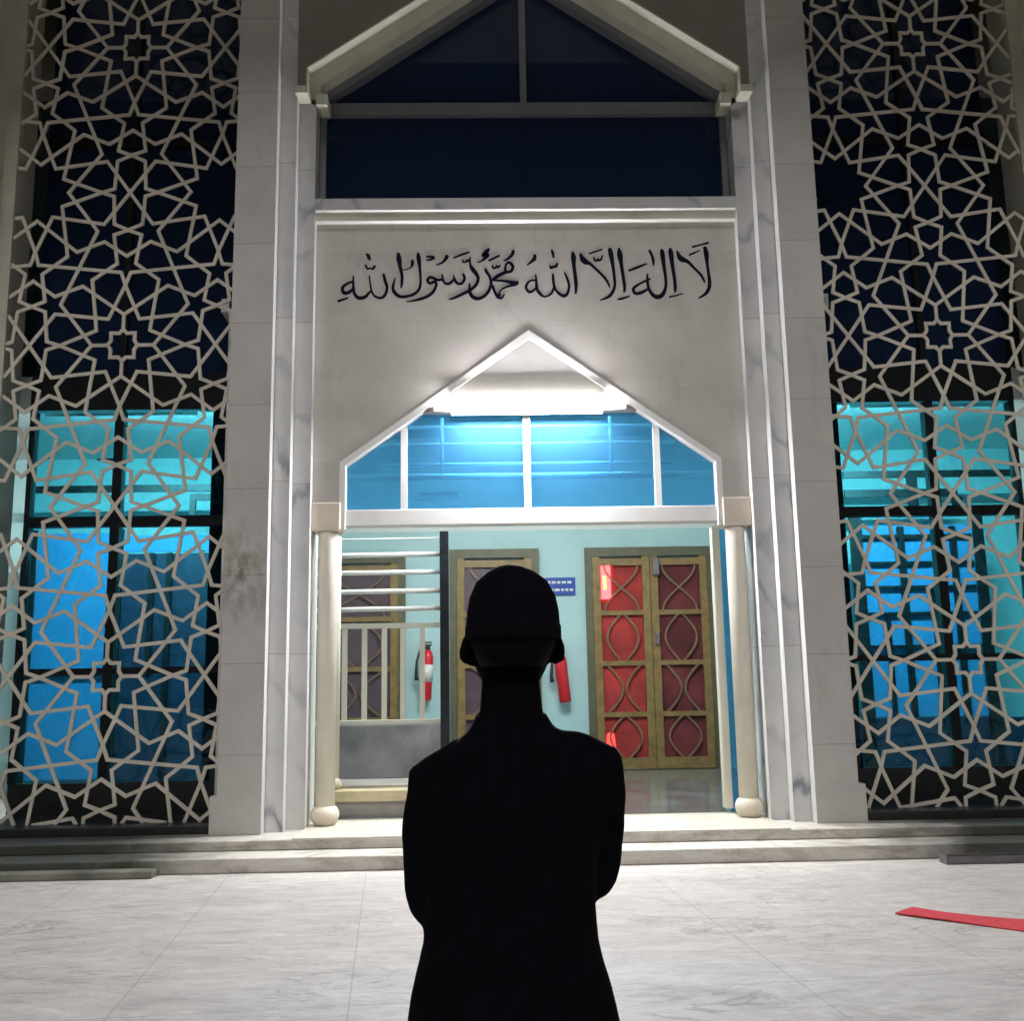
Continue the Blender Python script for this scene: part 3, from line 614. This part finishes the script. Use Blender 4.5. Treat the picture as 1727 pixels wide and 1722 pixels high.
def chain(lines):
    """join polylines that meet end to end, always carrying straight on through a crossing"""
    lines = [list(l) for l in lines]
    key = lambda p: (round(p[0], 3), round(p[1], 3))
    ends = {}
    for i, l in enumerate(lines):
        for e in (0, 1): ends.setdefault(key(l[0] if e == 0 else l[-1]), []).append((i, e))
    link = {}
    for k, es in ends.items():
        es = list(es)
        def out(t):
            l = lines[t[0]]; a, b = (l[0], l[1]) if t[1] == 0 else (l[-1], l[-2])
            return Vector((b[0]-a[0], b[1]-a[1])).normalized()
        while len(es) > 1:
            best = min(((out(p).dot(out(q)), p, q) for i, p in enumerate(es) for q in es[i+1:]), key=lambda r: r[0])
            link[best[1]] = best[2]; link[best[2]] = best[1]; es.remove(best[1]); es.remove(best[2])
            if len(es) == 1: break
    used = set(); res = []
    def walk(i, e):      # leave line i through its end e, collecting points
        pts = []
        while True:
            used.add(i); l = lines[i]; pts += (l if e == 1 else l[::-1])[(1 if pts else 0):]
            nx = link.get((i, e))
            if nx is None or nx[0] in used: return pts
            i, e = nx[0], 1-nx[1]
    for only_open in (True, False):
        for i in range(len(lines)):
            if i in used: continue
            for e in (0, 1):
                if (i, e) not in link or not only_open:
                    res.append(walk(i, 1-e)); break
    return res
def lattice(xc, zc, x0, x1, label):
    z0, z1 = -1.13, TOP-.1; seen = set(); segs = []
    for i in range(-2, 2):
        for j in range(-3, 4):
            for pl in DOM:
                pts = []
                for u, v in pl:
                    uu = i*HX + (u if i % 2 == 0 else HX-u); vv = j*HZ + (v if j % 2 == 0 else HZ-v)
                    pts.append((uu, vv))
                kk = tuple(sorted((round(a, 3), round(c, 3)) for a, c in pts))
                if kk not in seen: seen.add(kk); segs.append(pts)
    b = MB(); n = 0
    for line in chain(segs):
        pts = [(xc+p[0], zc+p[1]) for p in line]; run = []
        def flush():
            nonlocal run, n
            if len(run) > 1:
                y_ = .34+.004*((n*.618) % 1)
                b.ribbon(run, .032, [y_+.005*((i*.377+n*.21) % 1) for i in range(len(run))], y_+.018); n += 1
            run = []
        for a, c in zip(pts, pts[1:]):
            q = clip(a, c, x0, x1, z0, z1)
            if q is None: flush(); continue
            if run and abs(run[-1][0]-q[0][0])+abs(run[-1][1]-q[0][1]) < 1e-5: run.append(q[1])
            else: flush(); run = [q[0], q[1]]
        flush()
    return tag(b.build("lattice_screen", M['lat']), label, "lattice", "star lattice screens over the tall side windows")
lattice(-3.842, 3.238, -4.93, -2.74, "tall star patterned lattice in front of the left window")
lattice(3.945, 3.262, 2.74, 4.93, "tall star patterned lattice in front of the right window")

# ------------------------------------------------------------------ things inside the hall
pg = empty("pipe_grille", (0,.93,1.9+G), "white pipe grille behind the azure glass over the doorway", "grille")
for z in (2.55, 2.375, 2.17):
    MB().tube([(-1.5,.93,z),(1.45,.93,z)], .018).build("pipe", M['white'], pg)
MB().tube([(-1.9,.93,2.045),(1.85,.93,2.045)], .034).build("pipe", M['white'], pg)
for x in (-.86, .82): MB().tube([(x,.93,2.03),(x,.93,3.3)], .018).build("upright", M['white'], pg)
MB().box(-1.12,-.70,.95,.99,1.82,1.90).build("bracket", M['white'], pg); MB().box(-.80,-.70,.95,.99,1.6,1.819).build("bracket", M['white'], pg)

lwall = MB(); lwall.box(-2.99,-.85,2.06,2.22,-.929,-.384)
tag(lwall.build("low_wall", M['dmarble'], bevel=.006), "low charcoal marble wall under the hall railing", "wall")
rl = empty("hall_railing", (-1.6,2.1,-.38+G), "cream baluster railing with white pipe rails above it, left of the hall", "railing")
MB().box(-2.99,-.95,2.10,2.16,.635,.69).build("top_rail", M['cream'], rl, bevel=.006)
MB().box(-2.99,-.95,2.10,2.16,-.383,-.33).build("bottom_rail", M['cream'], rl, bevel=.006)
for x in (-1.968,-1.756,-1.543,-1.345,-1.137,-2.18,-2.39,-2.6,-2.8):
    MB().box(x-.027,x+.027,2.107,2.153,-.329,.634).build("baluster", M['cream'], rl)
for z in (1.432,1.239,1.035,.845):
    MB().tube([(-2.99,2.1,z-.008),(-.93,2.1,z)], .027).build("pipe_rail", M['white'], rl)
MB().tube([(-2.99,2.1,1.60),(-.93,2.1,1.61)], .008).build("wire", M['white'], rl)
gp = MB(); gp.box(-.94,-.845,2.0,2.10,-1.194,1.67)
tag(gp.build("gate_post", M['post'], bevel=.008), "slim black post at the end of the hall railing", "post")

def extinguisher(x, zc, lean, label, white_band):
    e = empty("fire_extinguisher", (x, YB-.16, zc-.4+G), label, "fire extinguisher", "fire extinguishers hung on the aqua hall wall")
    r = .085; y = YB-.14; L = Vector((lean, 0, 1))
    def P(t): return (x+lean*t, y, zc+t)
    b = MB(); b.tube([P(-.40),P(-.385),P(.20),P(.27),P(.31)], [r*.85,r,r,r*.75,r*.35], 18); bo = b.build("cylinder", M['extred'], e)
    if white_band:
        MB().tube([P(-.14),P(.10)], r+.003, 18).build("label", M['label'], bo)
    h = MB(); h.tube([P(.31),P(.36)], .03); h.box(x+lean*.36-.07, x+lean*.36+.05, y-.02, y+.02, zc+.36, zc+.385); h.box(x+lean*.36-.09, x+lean*.36+.05, y-.02, y+.02, zc+.40, zc+.42)
    h.build("handle", M['rubber'], e)
    t = MB(); t.tube([P(.34),(x-.08,y-.03,zc+.33),(x-.14,y-.02,zc+.15),(x-.15,y,zc-.05),(x-.14,y,zc-.12)], [.016,.016,.016,.024,.032]); t.build("hose", M['rubber'], e)
extinguisher(.61, .16, -.10, "red fire extinguisher on the wall between the middle and right doors", False)
extinguisher(-1.31, .22, .06, "red fire extinguisher with pale label, seen through the railing", True)
sg = MB(); sg.box(.40,.845,YB-.03,YB-.002,1.29,1.545); so_ = sg.build("notice_sign", M['sign']); tag(so_, "small blue notice on the aqua wall beside the right door", "sign")
random.seed(3)
for zr in (1.475, 1.365):
    tl = MB(); x = .44
    while x < .79:
        w_ = random.uniform(.03,.08); tl.box(x, min(x+w_,.81), YB-.033, YB-.0301, zr-.018, zr+.018); x += w_+.02
    tl.build("sign_text", M['label'], so_)
rc = MB(); rc.box(1.22,1.36,YB-.045,YB-.025,1.22,1.74); 
dg = MB(); dg.box(1.25,1.29,YB-.0475,YB-.0455,1.36,1.56)
rk = rc.build("red_glare_panel", M['redglow']); tag(rk, "added red glow standing in for reflected glare on the left leaf of the right door", "glare"); dg.build("streak", M['yelglow'], rk)  # added emitter in place of red and yellow glare reflected in the door
rl_ = MB(); rl_.lathe(1.29, YB-.037, [(.03,-1.02),(.06,-1.0),(.066,-.85),(.05,-.70),(.02,-.68)], 16, 1, .16)
tag(rl_.build("red_glare_spot", M['redspot']), "small added red glow standing in for glare low in the left leaf of the right door", "lamp")  # made-up emitter imitating the second, lower red glare
# ------------------------------------------------------------------ things in the courtyard
mt = MB(); mt.prism([(0,0),(1,0),(1,1),(0,1)], 0, 1); mt = MB()
q = [(1.99,-2.60),(2.14,-2.50),(3.35,-3.24),(3.0,-3.52)]
NU, NV = 40, 6; top = []
for i in range(NU+1):
    for j in range(NV+1):
        u, v = i/NU, j/NV
        x = (q[0][0]*(1-v)+q[1][0]*v)*(1-u)+(q[3][0]*(1-v)+q[2][0]*v)*u; y = (q[0][1]*(1-v)+q[1][1]*v)*(1-u)+(q[3][1]*(1-v)+q[2][1]*v)*u
        edge = min(u*8, 1)
        top.append((x, y, -G+.010+.004*math.sin(9*u+2*v)+.007*(1-edge)*(.4+v)))
nt = len(top); ix = lambda i, j: i*(NV+1)+j
fs = [(ix(i,j), ix(i+1,j), ix(i+1,j+1), ix(i,j+1)) for i in range(NU) for j in range(NV)]
bot = [(x,y,z-.007) for x,y,z in top]
loop = [ix(i,0) for i in range(NU+1)]+[ix(NU,j) for j in range(1,NV+1)]+[ix(i,NV) for i in range(NU-1,-1,-1)]+[ix(0,j) for j in range(NV-1,0,-1)]
fs += [tuple(nt+k for k in f[::-1]) for f in fs[:NU*NV]]+[(loop[k], loop[(k+1)%len(loop)], nt+loop[(k+1)%len(loop)], nt+loop[k]) for k in range(len(loop))]
mt.add(top+bot, fs)
tag(mt.build("floor_mat", M['matred']), "long red mat lying askew on the marble paving", "mat")
mc = MB(); mc.box(3.03,4.6,-.98,-.86,-1.385,-1.365); mc.box(3.03,4.6,-.98,-.968,-1.3649,-1.335); mc.box(3.03,4.6,-.872,-.86,-1.3649,-1.335); mc.box(3.02,3.0299,-.985,-.855,-1.388,-1.325)
tag(mc.build("metal_channel", M['steel']), "grey steel channel lying at the foot of the right steps", "metal bar")
ls = MB(); ls.box(-8,-2.985,-.86,-.702,-G+.002,-1.335)
tag(ls.build("marble_slab", M['slab'], bevel=.006), "dirty marble slab edging the lower step at the left", "slab")

# ------------------------------------------------------------------ the man seen from behind
PX, PY = -.375, -7.10
def W(x, y, z): return (PX+x, PY+y, z)      # +y is towards the building; the figure faces the building
per = empty("person", (PX, PY, 0), "person in a black kurta and round cap, seen from behind, arms folded", "person")
bd = MB()
# torso, neck and head as stacked oval sections
def stack(b, secs, n=28):      # (z, cx, cy, rx, ry)
    vs = []; fs = []
    for z, cx, cy, rx, ry in secs:
        for k in range(n):
            a = 2*math.pi*k/n; c_, s_ = math.cos(a), math.sin(a)
            e = .86; c_ = math.copysign(abs(c_)**e, c_); s_ = math.copysign(abs(s_)**e, s_)
            vs.append(W(cx+rx*c_, cy+ry*s_, z))
    for i in range(len(secs)-1):
        for k in range(n): fs.append((i*n+k, i*n+(k+1)%n, (i+1)*n+(k+1)%n, (i+1)*n+k))
    fs.append(tuple(range(n-1,-1,-1))); m_ = (len(secs)-1)*n; fs.append(tuple(range(m_, m_+n)))
    return b.add(vs, fs, True)
stack(bd, [(.78,0,0,.13,.095),(.90,0,0,.125,.09),(1.0,0,.0,.12,.09),(1.12,0,.01,.135,.10),(1.22,0,.01,.145,.095),(1.275,0,0,.12,.075),(1.31,0,0,.075,.06),(1.34,.0,.005,.058,.056),(1.40,0,.012,.053,.055),(1.44,0,.02,.055,.06)])
stack(bd, [(1.385,.002,.085,.035,.03),(1.395,.002,.07,.052,.05),(1.42,.002,.045,.066,.07),(1.46,.004,.025,.073,.09),(1.50,.006,.02,.077,.096),(1.54,.008,.02,.075,.094),(1.575,.008,.018,.06,.078),(1.60,.008,.016,.03,.04)])
# face: brow, nose, lips, chin, ears
bd.ellipsoid(W(.004,.112,1.475),(.013,.018,.026)); bd.ellipsoid(W(.004,.122,1.462),(.017,.013,.010))
bd.ellipsoid(W(.004,.104,1.430),(.024,.010,.007)); bd.ellipsoid(W(.004,.100,1.420),(.020,.010,.007)); bd.ellipsoid(W(.003,.098,1.397),(.022,.014,.014))
bd.ellipsoid(W(.004,.105,1.515),(.055,.010,.009))
for s in (-1, 1):
    rot = Matrix.Rotation(s*math.radians(-14), 3, 'Y') @ Matrix.Rotation(s*math.radians(28), 3, 'Z')
    bd.ellipsoid(W(.004+s*.083, .008, 1.462), (.011, .020, .033), rot=rot)
    bd.ellipsoid(W(.004+s*.079, .014, 1.437), (.008, .010, .012))
# arms: shoulder, elbow, wrist; folded across the chest
def hand(b, wrist, d, pn, thumb):
    w_ = Vector(wrist); d = Vector(d).normalized(); pn = Vector(pn).normalized(); sd = d.cross(pn).normalized()*thumb
    b.tube([w_, w_+d*.03, w_+d*.07, w_+d*.088], [.026,.032,.036,.030], 12, .45)
    for i, L in enumerate((.066,.074,.069,.054)):
        base = w_+d*.082+sd*(.027-.018*i)
        b.tube([base-d*.02, base, base+d*(L*.45)-pn*.006, base+d*(L*.75)-pn*.02, base+d*(L*.95)-pn*.036], [.0085,.0085,.008,.0075,.006], 8)
    tb = w_+d*.03+sd*.026
    b.tube([tb-d*.01, tb+sd*.02+d*.02, tb+sd*.03+d*.045-pn*.006, tb+sd*.03+d*.066-pn*.014], [.012,.0115,.010,.007], 8)
SH = {-1: (-.150,.0,1.230), 1: (.158,.0,1.250)}; EL = {-1: (-.163,.045,1.005), 1: (.163,.055,1.045)}; WR = {-1: (.045,.195,1.075), 1: (-.05,.165,1.09)}
for s in (-1, 1):
    a, e, w_ = SH[s], EL[s], WR[s]
    bd.tube([W(s*.08,0,1.27), W(*a), W((a[0]+e[0])/2+s*.004,(a[1]+e[1])/2,(a[2]+e[2])/2), W(*e)], [.036,.038,.032,.026], 14)
    bd.tube([W(*e), W((e[0]*.6+w_[0]*.4),(e[1]*.6+w_[1]*.4)+.01,(e[2]*.6+w_[2]*.4)), W(*w_)], [.026,.029,.022], 14)
    dv = Vector(w_)-Vector(e); hand(bd, W(*w_), dv+Vector((0,-.06,.04)), (0,1,0), -s)
# hips, legs and feet
stack(bd, [(.72,0,0,.135,.10),(.80,0,0,.14,.10)])
for s in (-1, 1):
    bd.tube([W(s*.07,0,.80),W(s*.075,.005,.62),W(s*.075,.01,.44),W(s*.075,0,.38),W(s*.075,-.01,.26),W(s*.075,-.005,.09)],[.075,.066,.05,.047,.046,.03],16)
    bd.tube([W(s*.075,-.03,.04),W(s*.078,.03,.045),W(s*.085,.12,.03),W(s*.09,.175,.022)],[.030,.034,.030,.016],12,.75)
for s in (-1, 1):
    ey = MB(); ey.ellipsoid(W(.004+s*.031, .0985, 1.488), (.0125, .010, .0085)); ey.build("eye", M['label'], per, up=0)
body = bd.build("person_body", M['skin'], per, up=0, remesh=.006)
# kurta: shirt body, flared skirt, sleeves, stand collar
ku = MB()
stack(ku, [(.50,0,0,.222,.165),(.60,0,0,.212,.155),(.70,-.002,0,.200,.142),(.80,-.004,0,.187,.13),(.88,-.006,0,.172,.12),(.95,-.008,.0,.155,.112),(1.02,-.004,.005,.150,.112),(1.12,0,.012,.158,.118),(1.20,0,.010,.166,.112),(1.245,0,.004,.158,.095),(1.275,0,0,.128,.082),(1.298,0,0,.096,.072),(1.318,0,.002,.074,.066),(1.345,.0,.004,.064,.062)], 40)
for s in (-1, 1):
    a, e, w_ = SH[s], EL[s], WR[s]
    ku.tube([W(s*.075,0,1.271+.005*s), W(s*.115,0,1.257+.010*s), W(*a), W(a[0]+s*.006,a[1]+.008,a[2]-.06), W((a[0]+e[0])/2+s*.006,(a[1]+e[1])/2,(a[2]+e[2])/2), W(e[0]+s*.001,e[1],e[2]+.03), W(e[0]-s*.006,e[1]+.005,e[2]-.008)], [.036,.040,.043,.041,.038,.038,.034], 16)
    f1 = [e[i]*.62+w_[i]*.38 for i in range(3)]; f2 = [e[i]*.18+w_[i]*.82 for i in range(3)]
    ku.tube([W(e[0]-s*.004,e[1],e[2]+.002), W(f1[0],f1[1]+.012,f1[2]), W(f2[0],f2[1]+.004,f2[2])], [.037,.040,.036], 16)
# cloth hanging under the elbows
ku.ellipsoid(W(-.152,.04,.995),(.030,.05,.026)); ku.ellipsoid(W(.150,.05,1.032),(.032,.05,.026))
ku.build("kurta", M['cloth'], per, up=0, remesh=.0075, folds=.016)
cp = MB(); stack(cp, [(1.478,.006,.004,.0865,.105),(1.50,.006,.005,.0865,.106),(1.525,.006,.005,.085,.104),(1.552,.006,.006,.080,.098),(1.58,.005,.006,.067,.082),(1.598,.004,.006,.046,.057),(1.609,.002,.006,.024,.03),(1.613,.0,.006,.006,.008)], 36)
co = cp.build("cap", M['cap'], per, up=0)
cb = MB(); stack(cb, [(1.474,.006,.004,.0868,.1055),(1.478,.006,.004,.0885,.1072),(1.497,.006,.005,.0885,.1075),(1.501,.006,.005,.0868,.106)], 36); cb.build("cap_band", M['capband'], co, up=0)
hr = MB(); stack(hr, [(1.425,.004,.002,.058,.072),(1.445,.005,.002,.070,.088),(1.468,.006,.004,.0785,.0985),(1.477,.006,.004,.080,.0995)], 32)
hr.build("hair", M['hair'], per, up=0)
tr = MB()
for s in (-1, 1): tr.tube([W(s*.075,0,.80),W(s*.078,.005,.6),W(s*.08,.005,.4),W(s*.08,-.005,.2),W(s*.08,-.005,.07)],[.092,.084,.074,.066,.06],20)
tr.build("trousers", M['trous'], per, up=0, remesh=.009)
for s in (-1, 1):
    sd = MB(); sd.tube([W(s*.075,-.07,.014),W(s*.077,0,.014),W(s*.086,.12,.014),W(s*.09,.195,.014)],[.036,.038,.045,.028],14,.32); sd.build("sandal", M['sole'], per, up=0)
